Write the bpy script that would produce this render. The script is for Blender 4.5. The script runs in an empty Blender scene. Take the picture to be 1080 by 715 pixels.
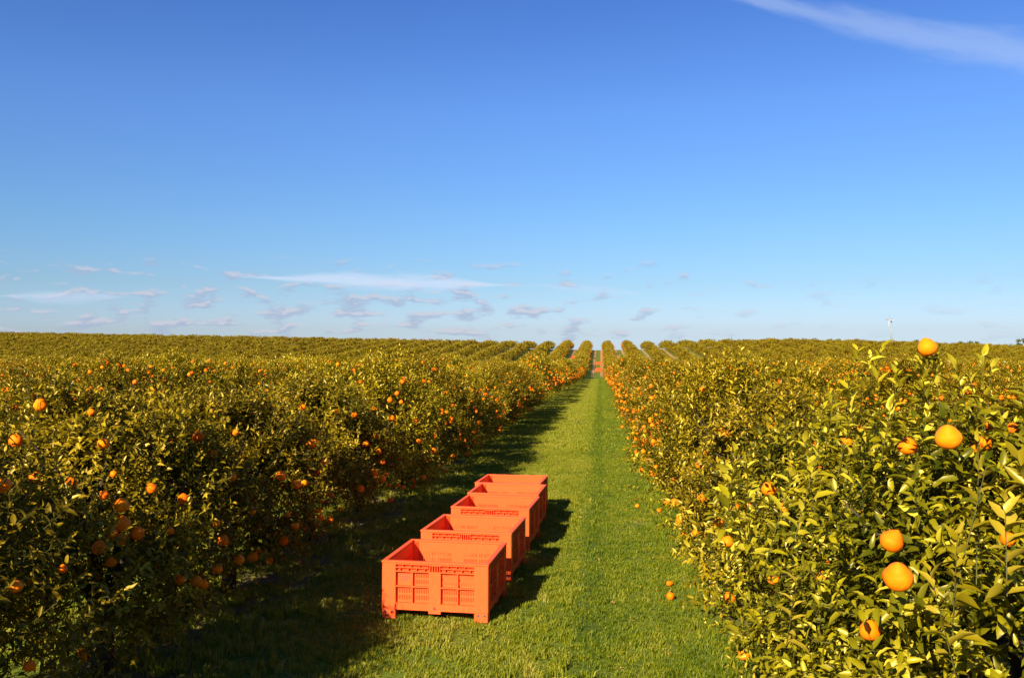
import bpy, bmesh, math, random
import numpy as np
from mathutils import Vector, Matrix
SC = bpy.context.scene
COL = SC.collection
random.seed(7)
R = math.radians
YAW = math.atan(.1005)          # the lane runs along +Y; the camera looks a little to its left
F = 930.0; HC = 2.78; YH = 359.0

# ------------------------------------------------------------------ helpers
def tag(o, label=None, cat=None, group=None, kind=None):
    if label: o['label'] = label
    if cat: o['category'] = cat
    if group: o['group'] = group
    if kind: o['kind'] = kind
    return o
def empty(name, loc, rz=0):
    o = bpy.data.objects.new(name, None); COL.objects.link(o)
    o.location = loc; o.rotation_euler = (0, 0, rz); o.empty_display_size = .2
    return o
def link(name, me, parent=None, loc=(0, 0, 0)):
    o = bpy.data.objects.new(name, me); COL.objects.link(o)
    o.location = loc
    if parent: o.parent = parent
    return o
def np_mesh(name, verts, loops, totals, mats, smooth=False, tint=None, matidx=None):
    me = bpy.data.meshes.new(name)
    verts = np.asarray(verts, np.float32).reshape(-1, 3)
    loops = np.asarray(loops, np.int32).ravel(); totals = np.asarray(totals, np.int32).ravel()
    me.vertices.add(len(verts)); me.vertices.foreach_set('co', verts.ravel())
    me.loops.add(len(loops)); me.loops.foreach_set('vertex_index', loops)
    me.polygons.add(len(totals))
    starts = np.concatenate([[0], np.cumsum(totals)[:-1]]).astype(np.int32)
    me.polygons.foreach_set('loop_start', starts)
    me.polygons.foreach_set('loop_total', totals)
    if smooth: me.polygons.foreach_set('use_smooth', np.ones(len(totals), bool))
    for m in mats: me.materials.append(m)
    if matidx is not None: me.polygons.foreach_set('material_index', np.asarray(matidx, np.int32))
    me.update(calc_edges=True)
    if tint is not None:
        a = me.attributes.new('tint', 'FLOAT', 'POINT'); a.data.foreach_set('value', np.asarray(tint, np.float32))
    return me
def nrm(v): return v / np.maximum(np.linalg.norm(v, axis=-1, keepdims=True), 1e-9)

# collects simple solids into one mesh
class MB:
    def __init__(s): s.v = []; s.f = []
    def add(s, vs, fs):
        n = len(s.v); s.v += [tuple(v) for v in vs]; s.f += [tuple(i + n for i in f) for f in fs]; return s
    def box(s, x0, x1, y0, y1, z0, z1):
        v = [(x, y, z) for z in (z0, z1) for y in (y0, y1) for x in (x0, x1)]
        return s.add(v, [(0, 2, 3, 1), (4, 5, 7, 6), (0, 1, 5, 4), (2, 6, 7, 3), (0, 4, 6, 2), (1, 3, 7, 5)])
    def tube(s, pts, rs, n=8, cap=True):
        pts = [Vector(p) for p in pts]; rings = []
        for i, p in enumerate(pts):
            t = (pts[min(i + 1, len(pts) - 1)] - pts[max(i - 1, 0)]).normalized()
            a = t.orthogonal().normalized() if i == 0 else (a - t * a.dot(t)).normalized()
            b = t.cross(a)
            rings.append([p + (a * math.cos(2 * math.pi * k / n) + b * math.sin(2 * math.pi * k / n)) * rs[i] for k in range(n)])
        v = [q for r in rings for q in r]; f = []
        for i in range(len(pts) - 1):
            for k in range(n):
                f.append((i * n + k, i * n + (k + 1) % n, (i + 1) * n + (k + 1) % n, (i + 1) * n + k))
        if cap: f += [tuple(range(n))[::-1], tuple(range((len(pts) - 1) * n, len(pts) * n))]
        return s.add(v, f)
    def mesh(s, name, mat, smooth=False, bevel=0, M=None):
        me = bpy.data.meshes.new(name)
        v = [tuple(M @ Vector(q)) for q in s.v] if M is not None else s.v
        me.from_pydata(v, [], s.f)
        if bevel:
            bm = bmesh.new(); bm.from_mesh(me)
            bmesh.ops.bevel(bm, geom=list(bm.edges), offset=bevel, segments=1, affect='EDGES', clamp_overlap=True)
            bm.to_mesh(me); bm.free()
        me.materials.append(mat)
        if smooth: me.polygons.foreach_set('use_smooth', [True] * len(me.polygons))
        me.update(); return me

# ------------------------------------------------------------------ node helper
class NT:
    def __init__(s, tree): s.t = tree; s.n = tree.nodes; s.l = tree.links
    def new(s, typ, ins=None, **kw):
        n = s.n.new(typ)
        for k, v in kw.items(): setattr(n, k, v)
        for k, v in (ins or {}).items():
            if isinstance(v, bpy.types.NodeSocket): s.l.new(v, n.inputs[k])
            else: n.inputs[k].default_value = v
        return n
    def m(s, op, a, b=0.0, c=None, clamp=False):
        ins = {0: a, 1: b}
        if c is not None: ins[2] = c
        return s.new('ShaderNodeMath', ins, operation=op, use_clamp=clamp).outputs[0]
    def mix(s, f, a, b, blend='MIX'):
        n = s.new('ShaderNodeMix', {0: f, 6: a, 7: b}, data_type='RGBA', blend_type=blend)
        return n.outputs[2]
    def ss(s, x, a, b, lo=0., hi=1.):
        return s.new('ShaderNodeMapRange', {0: x, 1: a, 2: b, 3: lo, 4: hi}, interpolation_type='SMOOTHSTEP').outputs[0]
    def noise(s, vec, scale, detail=3, rough=.5):
        return s.new('ShaderNodeTexNoise', {'Vector': vec, 'Scale': scale, 'Detail': detail, 'Roughness': rough}).outputs[0]
def mat(name):
    m = bpy.data.materials.new(name); m.use_nodes = True
    nt = NT(m.node_tree); nt.n.clear()
    return m, nt
def c4(r, g, b): return (r, g, b, 1)

def leaf_material(name, dark, mid, young, trans=.28, rough=.42):
    m, t = mat(name)
    a = t.new('ShaderNodeAttribute', attribute_name='tint').outputs['Fac']
    ramp = t.new('ShaderNodeValToRGB', {0: a})
    e = ramp.color_ramp.elements
    e[0].position = 0; e[0].color = c4(*dark); e[1].position = 1; e[1].color = c4(*young)
    x = e.new(.55); x.color = c4(*mid)
    oi = t.new('ShaderNodeObjectInfo').outputs['Random']
    hv = t.new('ShaderNodeHueSaturation', {'Hue': t.ss(oi, 0, 1, .492, .508), 'Saturation': 1.0, 'Value': t.ss(oi, 0, 1, .82, 1.15), 'Color': ramp.outputs[0]}).outputs[0]
    back = t.new('ShaderNodeNewGeometry').outputs['Backfacing']
    col = t.mix(back, hv, t.mix(.25, hv, c4(.20, .17, .02)))
    df = t.new('ShaderNodeBsdfDiffuse', {'Color': col})
    gl = t.new('ShaderNodeBsdfGlossy', {'Color': c4(1, .80, .35), 'Roughness': rough})   # waxy cuticle
    p = t.new('ShaderNodeMixShader', {0: .045, 1: df.outputs[0], 2: gl.outputs[0]})
    tr = t.new('ShaderNodeBsdfTranslucent', {'Color': t.mix(.5, hv, c4(.42, .34, .01))})
    mx = t.new('ShaderNodeMixShader', {0: trans, 1: p.outputs[0], 2: tr.outputs[0]})
    t.new('ShaderNodeOutputMaterial', {0: mx.outputs[0]})
    return m
LEAF = leaf_material('citrus_leaf', (.024, .032, .001), (.215, .163, .003), (.46, .34, .028), .17, .38)
LEAF_GOLD = leaf_material('citrus_leaf_golden', (.024, .025, .0008), (.255, .168, .0025), (.52, .35, .026), .17, .38)
LEAF_FAR = leaf_material('citrus_leaf_far_block', (.034, .029, .001), (.245, .165, .003), (.42, .27, .012), .17, .45)
GUM = leaf_material('gum_leaf', (.035, .05, .02), (.06, .075, .03), (.09, .10, .05))

def simple(name, col, rough=.6, spec=.4, noise=None, bump=0, metal=0):
    m, t = mat(name)
    base = c4(*col); geo = t.new('ShaderNodeTexCoord').outputs['Object']
    kw = {'Roughness': rough, 'Specular IOR Level': spec, 'Metallic': metal}
    if noise:
        n = t.noise(geo, noise[0], 5, .65)
        base = t.mix(t.ss(n, .35, .65), c4(*col), c4(*noise[1]))
    kw['Base Color'] = base
    if bump:
        kw['Normal'] = t.new('ShaderNodeBump', {'Strength': bump, 'Distance': .01, 'Height': t.noise(geo, (noise or (20,))[0] * 2, 4)}).outputs[0]
    p = t.new('ShaderNodeBsdfPrincipled', kw)
    t.new('ShaderNodeOutputMaterial', {0: p.outputs[0]})
    return m
BARK = simple('bark', (.06, .045, .028), .9, .1, (25, (.035, .026, .018)), .6)
TWIG = simple('green_twig', (.07, .075, .008), .6, .2, (30, (.06, .05, .015)))
STEEL = simple('galvanised_steel', (.22, .22, .22), .5, .5, (3, (.17, .17, .18)))
WHITE = simple('white_paint', (.36, .36, .36), .45, .5, (2, (.3, .3, .3)))
DARK = simple('dark_metal', (.05, .055, .07), .5, .5)
BLUEGREY = simple('blue_grey_pipe', (.30, .34, .42), .5, .5, (6, (.24, .27, .34)))
INK = simple('purple_ink', (.22, .04, .10), .7, .2)
BOLT = simple('dark_bolt', (.03, .035, .06), .5, .5)

def fruit_material():
    m, t = mat('orange_peel')
    geo = t.new('ShaderNodeTexCoord').outputs['Object']
    oi = t.new('ShaderNodeObjectInfo').outputs['Random']
    c = t.mix(oi, c4(.84, .120, .002), c4(.86, .20, .003))
    c = t.mix(t.ss(t.noise(geo, 9, 3), .4, .75, 0, .45), c, c4(.84, .22, .008))
    pores = t.new('ShaderNodeTexVoronoi', {'Vector': geo, 'Scale': 420.}).outputs[0]
    h = t.m('ADD', t.m('MULTIPLY', pores, -.12), t.noise(geo, 38, 2))
    b = t.new('ShaderNodeBump', {'Strength': .6, 'Distance': .006, 'Height': h}).outputs[0]
    p = t.new('ShaderNodeBsdfPrincipled', {'Base Color': c, 'Roughness': .48, 'Specular IOR Level': .22, 'Specular Tint': c4(1, .6, .2), 'Normal': b})
    t.new('ShaderNodeOutputMaterial', {0: p.outputs[0]})
    return m
PEEL = fruit_material()

def plastic():
    m, t = mat('orange_bin_plastic')
    geo = t.new('ShaderNodeTexCoord').outputs['Object']
    oi = t.new('ShaderNodeObjectInfo').outputs['Random']
    c = t.mix(oi, c4(.82, .078, .013), c4(.82, .096, .020))
    c = t.mix(t.ss(t.noise(geo, 5, 6, .7), .5, .8, 0, .35), c, c4(.80, .13, .02))
    # scuffs and dried dirt low on the bin
    z = t.new('ShaderNodeSeparateXYZ', {0: geo}).outputs[2]
    dirt = t.m('MULTIPLY', t.ss(t.noise(geo, 16, 6, .7), .50, .72), t.ss(z, .35, 0., 0, .8))
    c = t.mix(dirt, c, c4(.25, .10, .04))
    scr = t.noise(t.new('ShaderNodeMapping', {0: geo, 3: (60, 60, 4)}).outputs[0], 3, 4)
    c = t.mix(t.ss(scr, .55, .75, 0, .45), c, c4(.78, .18, .06))
    b = t.new('ShaderNodeBump', {'Strength': .12, 'Distance': .005, 'Height': t.noise(geo, 40, 4)}).outputs[0]
    p = t.new('ShaderNodeBsdfPrincipled', {'Base Color': c, 'Roughness': .5, 'Specular IOR Level': .2, 'Normal': b})
    tr = t.new('ShaderNodeBsdfTranslucent', {'Color': c4(.85, .05, .01)})
    mx = t.new('ShaderNodeMixShader', {0: .12, 1: p.outputs[0], 2: tr.outputs[0]})
    t.new('ShaderNodeOutputMaterial', {0: mx.outputs[0]})
    return m
PLASTIC = plastic()

# ------------------------------------------------------------------ terrain
PY = [-200, 0, 60, 120, 150, 172, 200, 240, 280, 320, 360, 450, 6000]
PZ = [3, 0, -1.38, -3.3, -4.3, -4.5, -3.75, -1.9, -.25, -.95, -2.6, -6.2, -86]
GX = [-260, -190, -120, -60, -20, 0, 15, 35, 60, 80, 110, 135, 165, 260]
GZ = [3.9, 3.3, 2.1, 1.0, .3, 0, .25, .9, 1.2, .8, -.2, -1.2, -2.0, -4]
_yy = np.arange(-250, 6000, 1.0); _pz = np.interp(_yy, PY, PZ)
_k = np.hanning(31); _k /= _k.sum(); _pzs = np.convolve(np.pad(_pz, 15, mode='edge'), _k, mode='valid')
def gz(x, y):
    x = np.asarray(x, float); y = np.asarray(y, float)
    base = np.interp(y, _yy, _pzs)
    s = np.clip((y - 60) / 180, 0, 1); s = s * s * (3 - 2 * s)
    near = .03 * np.sin(x * 1.3 + .5) * np.sin(y * .4)
    return base + np.interp(x, GX, GZ) * s + near * np.clip(1 - y / 60, 0, 1)
def g1(x, y): return float(gz(x, y))

S = 6.3
ROWL, ROWR, LANE = -4.35, 2.15, -1.05
def cam2world(x, y): return (x * math.cos(YAW) - y * math.sin(YAW), x * math.sin(YAW) + y * math.cos(YAW))
def ray(px, py):
    d = Vector(((px - 540) / F, 1, (YH - py) / F)); wx, wy = cam2world(d.x, d.y)
    return Vector((wx, wy, d.z))
def on_ground(px, py):
    d = ray(px, py); t = 2.0
    while t < 600 and HC + d.z * t > g1(d.x * t, d.y * t): t += .02 + t * .001
    return Vector((d.x * t, d.y * t, g1(d.x * t, d.y * t)))

def ground_material():
    m, t = mat('orchard_floor')
    P = t.new('ShaderNodeNewGeometry').outputs['Position']
    sp = t.new('ShaderNodeSeparateXYZ', {0: P}); X, Y = sp.outputs[0], sp.outputs[1]
    n1 = t.noise(P, .35, 4); n2 = t.noise(P, 3.0, 5, .65); n3 = t.noise(P, 22.0, 4, .7)
    grass = t.mix(t.ss(n3, .35, .68), c4(.038, .062, .003), c4(.17, .18, .009))
    grass = t.mix(t.ss(n2, .42, .72, 0, .55), grass, c4(.15, .17, .018))
    grass = t.mix(t.ss(n1, .35, .7, 0, .6), grass, t.mix(.5, grass, c4(.06, .11, .006)))
    # between 55 and 160 m the lane is lusher
    lush = t.m('MULTIPLY', t.ss(Y, 52, 66), t.ss(Y, 200, 165))
    grass = t.mix(t.m('MULTIPLY', lush, .6), grass, c4(.065, .115, .006))
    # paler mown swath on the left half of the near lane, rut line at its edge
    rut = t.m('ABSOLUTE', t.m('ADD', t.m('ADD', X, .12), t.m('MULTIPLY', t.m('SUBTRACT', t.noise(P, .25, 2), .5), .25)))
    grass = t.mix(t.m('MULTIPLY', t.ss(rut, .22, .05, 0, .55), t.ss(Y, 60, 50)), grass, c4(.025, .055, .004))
    # distance from the tree line
    u = t.m('ABSOLUTE', t.m('SUBTRACT', t.m('FRACT', t.m('ADD', t.m('DIVIDE', t.m('SUBTRACT', X, LANE), S), .5)), .5))  # 0 lane centre, .5 tree line
    edge = t.m('ADD', u, t.m('MULTIPLY', t.m('SUBTRACT', n2, .5), .14))
    soil = t.mix(t.ss(n3, .3, .7), c4(.10, .058, .030), c4(.19, .12, .065))
    col = t.mix(t.ss(edge, .37, .45), grass, t.mix(.25, soil, grass))
    # bare red wheel tracks up the hill
    wt = t.m('ABSOLUTE', t.m('SUBTRACT', t.m('MULTIPLY', t.m('ABSOLUTE', t.m('ADD', t.m('MULTIPLY', t.m('SUBTRACT', t.m('FRACT', t.m('ADD', t.m('DIVIDE', t.m('SUBTRACT', X, LANE), S), .5)), .5), S), -.35)), 1.), .95))
    wn = t.m('ADD', wt, t.m('MULTIPLY', t.m('SUBTRACT', t.noise(P, .5, 3), .5), .5))
    k = t.m('MULTIPLY', t.ss(wn, .42, .18), t.ss(Y, 168, 185))
    col = t.mix(k, col, c4(.36, .17, .085))
    # small bare spots near lane edges
    bare = t.m('MULTIPLY', t.ss(t.noise(P, .9, 4, .6), .60, .72, 0, .8), t.ss(u, .18, .34))
    col = t.mix(bare, col, c4(.27, .16, .085))
    b = t.new('ShaderNodeBump', {'Strength': .7, 'Distance': .05, 'Height': n3}).outputs[0]
    p = t.new('ShaderNodeBsdfPrincipled', {'Base Color': col, 'Roughness': .9, 'Specular IOR Level': .15, 'Normal': b})
    t.new('ShaderNodeOutputMaterial', {0: p.outputs[0]})
    return m
xs = np.unique(np.concatenate([np.linspace(-6000, -300, 20), np.arange(-300, 301, 10.), np.arange(-12, 12, .5), np.linspace(300, 6000, 20)]))
ys = np.unique(np.concatenate([np.linspace(-600, -60, 10), np.arange(-60, 60, 2.), np.arange(60, 480, 6.), np.linspace(480, 6000, 30)]))
gx, gy = np.meshgrid(xs, ys); V = np.stack([gx, gy, gz(gx, gy)], -1)
nx, ny = len(xs), len(ys)
i, j = np.meshgrid(np.arange(nx - 1), np.arange(ny - 1)); a = (j * nx + i).ravel()
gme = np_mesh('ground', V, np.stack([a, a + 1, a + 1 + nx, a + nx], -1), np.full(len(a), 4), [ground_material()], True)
tag(link('ground', gme), kind='structure')

# ------------------------------------------------------------------ crowns
class Shape:
    def __init__(s, seed, rx, ry, h, base=.22, p=2.4, lump=.20):
        rng = np.random.default_rng(seed)
        s.c = np.array([0, 0, base + (h - base) * .5]); s.r = np.array([rx, ry, (h - base) * .5]); s.p = p
        k = 22; s.ld = nrm(rng.normal(size=(k, 3))); s.la = rng.uniform(-.75, 1, k) * lump; s.lw = rng.uniform(.02, .10, k)
    def R(s, d):
        r = (np.abs(d / s.r) ** s.p).sum(-1) ** (-1 / s.p)
        # a waist narrower toward the top
        w = 1 - .12 * np.clip(d[..., 2], 0, 1) * (1 - np.clip(d[..., 2], 0, 1)) * 4
        q = (s.la * np.exp(-(1 - d @ s.ld.T) / s.lw)).sum(-1)
        return r * w * (1 + q)
    def f(s, p):      # <1 inside
        v = np.asarray(p) - s.c; L = np.linalg.norm(v, axis=-1)
        return L / s.R(nrm(v))

def leaf_verts(P, D, N, L, W, lod, rng):
    Sd = np.cross(D, N); n = len(P); L = L[:, None]; W = W[:, None]
    if lod == 0:
        droop = rng.uniform(.05, .60, (n, 1)) * L; fold = rng.uniform(.2, .9, (n, 1)) * W
        def pt(t, w, f=1): return P + D * L * t + Sd * W * w * .5 - N * droop * t * t + N * (fold * abs(w) * .5 * f)
        v = np.stack([pt(0, 0), pt(.32, 0), pt(.28, -.95), pt(.28, .95), pt(.68, 0), pt(.66, -.80), pt(.66, .80), pt(1, 0)], 1)
        fl = [0, 1, 2, 0, 3, 1, 1, 4, 5, 2, 1, 3, 6, 4, 4, 7, 5, 4, 6, 7]; tot = [3, 3, 4, 4, 3, 3]
    elif lod == 1:
        v = np.stack([P, P + D * L * .5 - Sd * W * .5 + N * W * .2, P + D * L - N * L * .15, P + D * L * .5 + Sd * W * .5 + N * W * .2], 1)
        fl = [0, 2, 1, 0, 3, 2]; tot = [3, 3]
    else:
        v = np.stack([P, P + D * L * .45 - Sd * W * .5, P + D * L, P + D * L * .45 + Sd * W * .5], 1)
        fl = [0, 3, 2, 1]; tot = [4]
    k = v.shape[1]
    loops = (np.arange(n)[:, None] * k + np.array(fl)[None]).ravel()
    return v.reshape(-1, 3), loops, np.tile(tot, n), k

def make_crown(name, seed, shape, nsh, nl, leafL, lod, material, water=14, caps=(), baked=0, inner=.12, extra=()):
    rng = np.random.default_rng(seed + 1000)
    ncl = max(26, nsh // 20); cd = nrm(rng.normal(size=(ncl, 3))); ct = rng.uniform(-.30 if lod == 0 else -.24, .08, ncl); cst = np.clip(rng.normal(0, .13, ncl), -.25, .25)
    ci = rng.integers(0, ncl, nsh); d = nrm(cd[ci] + rng.normal(size=(nsh, 3)) * (.11 if nsh > 1000 else .16)); d[:, 2] = np.where(d[:, 2] < -.75, -d[:, 2], d[:, 2])
    t = 1 + ct[ci] - .26 * rng.random(nsh) ** 1.5
    k = rng.random(nsh) < inner; t[k] = rng.uniform(.35, .72, k.sum())
    O = shape.c + d * (shape.R(d) * t)[:, None]
    up = np.array([0, 0, 1.])
    sd = nrm(d * .9 + up * .55 + rng.normal(size=(nsh, 3)) * .45)
    sl = rng.uniform(.14, .34, nsh) * (1.25 if lod == 2 else 1)
    st = np.clip(rng.beta(2, 3.0, nsh) * .78 + cst[ci], 0, 1)          # shoot tint
    nlv = np.full(nsh, nl)
    wd = nrm(rng.normal(size=(water, 3)) * [1, 1, .4] + [0, 0, .9]); wd[:, 2] = np.abs(wd[:, 2])
    WO = shape.c + wd * (shape.R(wd) * .9)[:, None]
    ws = nrm(wd * .35 + up + rng.normal(size=(water, 3)) * .18); wl = rng.uniform(.32, .60, water)
    if len(extra):
        ex = np.array(extra, float); WO = np.concatenate([WO, ex[:, :3]]); ws = np.concatenate([ws, nrm(ex[:, 3:6])]); wl = np.concatenate([wl, ex[:, 6]])
    w = len(wl)
    O = np.concatenate([O, WO]); sd = np.concatenate([sd, ws]); sl = np.concatenate([sl, wl]); st = np.concatenate([st, rng.uniform(.35, .80, w)])
    nlv = np.concatenate([nlv, np.full(w, int(nl * (2.0 if lod < 2 else 1.2)))])
    idx = np.repeat(np.arange(len(O)), nlv)
    start = np.repeat(np.cumsum(nlv) - nlv, nlv); li = np.arange(len(idx)) - start
    fr = (li + .6) / nlv[idx]
    base = O[idx] + sd[idx] * (sl[idx] * fr)[:, None]
    A = nrm(np.cross(sd, rng.normal(size=sd.shape))); B = np.cross(sd, A)
    ph = li * 2.4 + rng.uniform(0, .6, len(idx)) + idx * 1.7
    perp = A[idx] * np.cos(ph)[:, None] + B[idx] * np.sin(ph)[:, None]
    th = np.radians(78 - 48 * fr + rng.normal(0, 12, len(idx)))
    D = nrm(sd[idx] * np.cos(th)[:, None] + perp * np.sin(th)[:, None])
    Nn = sd[idx] * .6 + up * .5 + rng.normal(size=D.shape) * .35
    N = nrm(Nn - D * (Nn * D).sum(-1, keepdims=True))
    L = leafL * rng.uniform(.6, 1.15, len(idx)) * (1.15 - .35 * fr); W = L * rng.uniform(.33, .44, len(idx))
    tint = np.clip(st[idx] + rng.normal(0, .09, len(idx)) + .18 * (fr - .4), 0, 1)
    y = rng.random(len(idx)) < .015; tint[y] = 1
    keep = np.ones(len(idx), bool)
    mid = base + D * (L * .5)[:, None]
    for c in caps:     # fruit: (centre, direction to open air, radius)
        q = mid - c[0]; s = np.clip((q * c[1]).sum(-1), -.01, c[3] if len(c) > 3 else .55); dist = np.linalg.norm(q - s[:, None] * c[1], axis=-1)
        keep &= dist > c[2] * 1.08
    keep &= mid[:, 2] > .08
    base, D, N, L, W, tint = base[keep], D[keep], N[keep], L[keep], W[keep], tint[keep]
    v, loops, tot, k = leaf_verts(base, D, N, L, W, lod, rng)
    tn = np.repeat(tint, k); mats = [material]; mi = None
    if baked:          # far trees: fruit too small to be parts
        fd = nrm(rng.normal(size=(baked, 3))); fd[:, 2] = np.abs(fd[:, 2]) * .9 - .25; fd = nrm(fd)
        fc = shape.c + fd * (shape.R(fd) * 1.03)[:, None]
        oc = np.array([[1, 0, 0], [-1, 0, 0], [0, 1, 0], [0, -1, 0], [0, 0, 1], [0, 0, -1]]) * .062
        of = np.array([[0, 2, 4], [2, 1, 4], [1, 3, 4], [3, 0, 4], [2, 0, 5], [1, 2, 5], [3, 1, 5], [0, 3, 5]])
        fv = (fc[:, None] + oc[None]).reshape(-1, 3); nv = len(v)
        fl = (of[None] + np.arange(baked)[:, None, None] * 6 + nv).ravel()
        mi = np.concatenate([np.zeros(len(tot), int), np.ones(baked * 8, int)])
        v = np.concatenate([v, fv]); loops = np.concatenate([loops, fl]); tot = np.concatenate([tot, np.full(baked * 8, 3)])
        tn = np.concatenate([tn, np.zeros(len(fv))]); mats.append(PEEL)
    me = np_mesh(name, v, loops, tot, mats, lod == 0, tn, mi)
    return me, (O, sd, sl, w)

def make_wood(seed, shape, sides, twigs=None):
    rnd = random.Random(seed); mb = MB(); h = shape.c[2] * 2
    mb.tube([(0, 0, -.1), (.02, .01, .3), (rnd.uniform(-.05, .05), rnd.uniform(-.05, .05), .65)], [.11, .085, .075], sides)
    for k in range(7):
        a = k * .9 + rnd.uniform(-.3, .3); e = rnd.uniform(.35, 1.1)
        dr = Vector((math.cos(a) * math.cos(e), math.sin(a) * math.cos(e), math.sin(e)))
        L = float(shape.R(nrm(np.array(dr)))) * .92
        p0 = Vector((0, 0, .5)); end = Vector(shape.c) + dr * L; m1 = p0.lerp(end, .45) + Vector((rnd.uniform(-.1, .1), rnd.uniform(-.1, .1), .1))
        mb.tube([p0, m1, end], [.055, .032, .008], max(4, sides - 2))
        for q in range(3):
            s0 = p0.lerp(end, rnd.uniform(.4, .8)) + Vector((0, 0, .07)); s1 = s0 + Vector((rnd.uniform(-.5, .5), rnd.uniform(-.5, .5), rnd.uniform(.1, .5)))
            mb.tube([s0, s1], [.018, .006], 4)
    return mb.mesh('trunk', BARK, True)
def make_twigs(sh, limit=None):
    O, sd, sl, w = sh; n = len(O)
    a = nrm(np.cross(sd, [[.3, .5, .81]])); b = np.cross(sd, a)
    ring = [(1, 0), (-.5, .87), (-.5, -.87)]
    r0 = np.where(np.arange(n) >= n - w, .0032, .0026)[:, None]; v = []
    for (p, q) in ring: v.append(O + sd * .02 + (a * p + b * q) * r0)
    for (p, q) in ring: v.append(O + sd * sl[:, None] + (a * p + b * q) * r0 * .4)
    v = np.stack(v, 1); f = [0, 1, 4, 3, 1, 2, 5, 4, 2, 0, 3, 5]
    loops = (np.arange(n)[:, None] * 6 + np.array(f)[None]).ravel()
    return np_mesh('twigs', v.reshape(-1, 3), loops, np.full(n * 3, 4), [TWIG])

# fruit: a large mandarin with a knobbly neck at the stalk
def fruit_mesh(seed, r=.046, nu=22, nv=14):
    rnd = random.Random(seed); v = []; ph = [rnd.uniform(0, 6.28) for _ in range(4)]; neck = rnd.uniform(.15, .45)
    for jv in range(nv + 1):
        th = math.pi * jv / nv
        for iu in range(nu):
            a = 2 * math.pi * iu / nu
            k = 1 + .025 * math.sin(5 * a + ph[0]) * math.sin(th) + .02 * math.sin(3 * a + ph[1] + 2 * th) + .012 * math.sin(9 * a + ph[2]) * max(0, math.cos(th))
            x = math.sin(th) * k; z = math.cos(th) * .88
            if th < .75:
                s = (1 - th / .75); z += neck * s ** 1.3; x *= 1 + .25 * math.sin(s * math.pi)
            if jv == nv or th > 2.85: z += .06
            v.append((x * math.cos(a) * r, x * math.sin(a) * r, z * r))
    f = []
    for jv in range(nv):
        for iu in range(nu):
            f.append((jv * nu + iu, (jv + 1) * nu + iu, (jv + 1) * nu + (iu + 1) % nu, jv * nu + (iu + 1) % nu))
    me = bpy.data.meshes.new('orange'); me.from_pydata(v, [], f)
    me.materials.append(PEEL); me.polygons.foreach_set('use_smooth', [True] * len(f)); me.update()
    return me
FRUIT = [fruit_mesh(s) for s in range(5)]

# ------------------------------------------------------------------ rows of orange trees
ORD = ['first', 'second', 'third', 'fourth', 'fifth', 'sixth', 'seventh', 'eighth', 'ninth', 'tenth', 'eleventh', 'twelfth', 'thirteenth', 'fourteenth',
       'fifteenth', 'sixteenth', 'seventeenth', 'eighteenth', 'nineteenth', 'twentieth']
# near trees beside the lane: x, y, half width, half length, height, label
NEAR = [
 (-4.45, 1.9, 1.35, 1.65, 2.55, None),
 (-4.50, 4.7, 1.38, 1.65, 2.36, 'large dense orange tree at the left picture edge, the nearest left of the grass lane'),
 (-4.45, 7.5, 1.25, 1.60, 2.35, 'orange tree left of the front bin, hung with a stacked pair of big oranges'),
 (-4.50, 10.3, 1.20, 1.60, 2.35, 'orange tree with a low hanging fringe of shaded oranges left of the second bin'),
 (-4.45, 13.1, 1.25, 1.60, 2.45, 'orange tree left of the fourth and fifth bins with fruit in its shaded skirt'),
 (2.20, 1.5, 1.25, 1.60, 2.12, 'closest orange tree, only its large pale leaves showing in the lower right corner'),
 (2.25, 4.6, 1.38, 1.60, 2.33, 'tall orange tree on the right topped by one big orange against the hill'),
 (2.15, 7.4, 1.30, 1.60, 2.22, 'orange tree right of the lane, directly behind the tall one topped by an orange'),
 (2.15, 10.2, 1.25, 1.60, 2.3, 'orange tree right of the lane beside the two fallen oranges'),
]
shapes = []
for k, (x, y, rx, ry, h, lab) in enumerate(NEAR):
    shapes.append(Shape(50 + k, rx, ry, h, .18 if x > 0 else .30, 2.3))
def hit(px, py, tmax=15):
    d = ray(px, py); ts = np.arange(1.5, tmax, .02); P = np.array([0, 0, HC]) + np.array(d)[None] * ts[:, None]
    best = None
    for k, (x, y, *_r) in enumerate(NEAR):
        ff = shapes[k].f(P - np.array([x, y, g1(x, y)])); w = np.where(ff < .99)[0]
        if len(w) and (best is None or ts[w[0]] < best[0]): best = (ts[w[0]], k)
    return best, d
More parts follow.
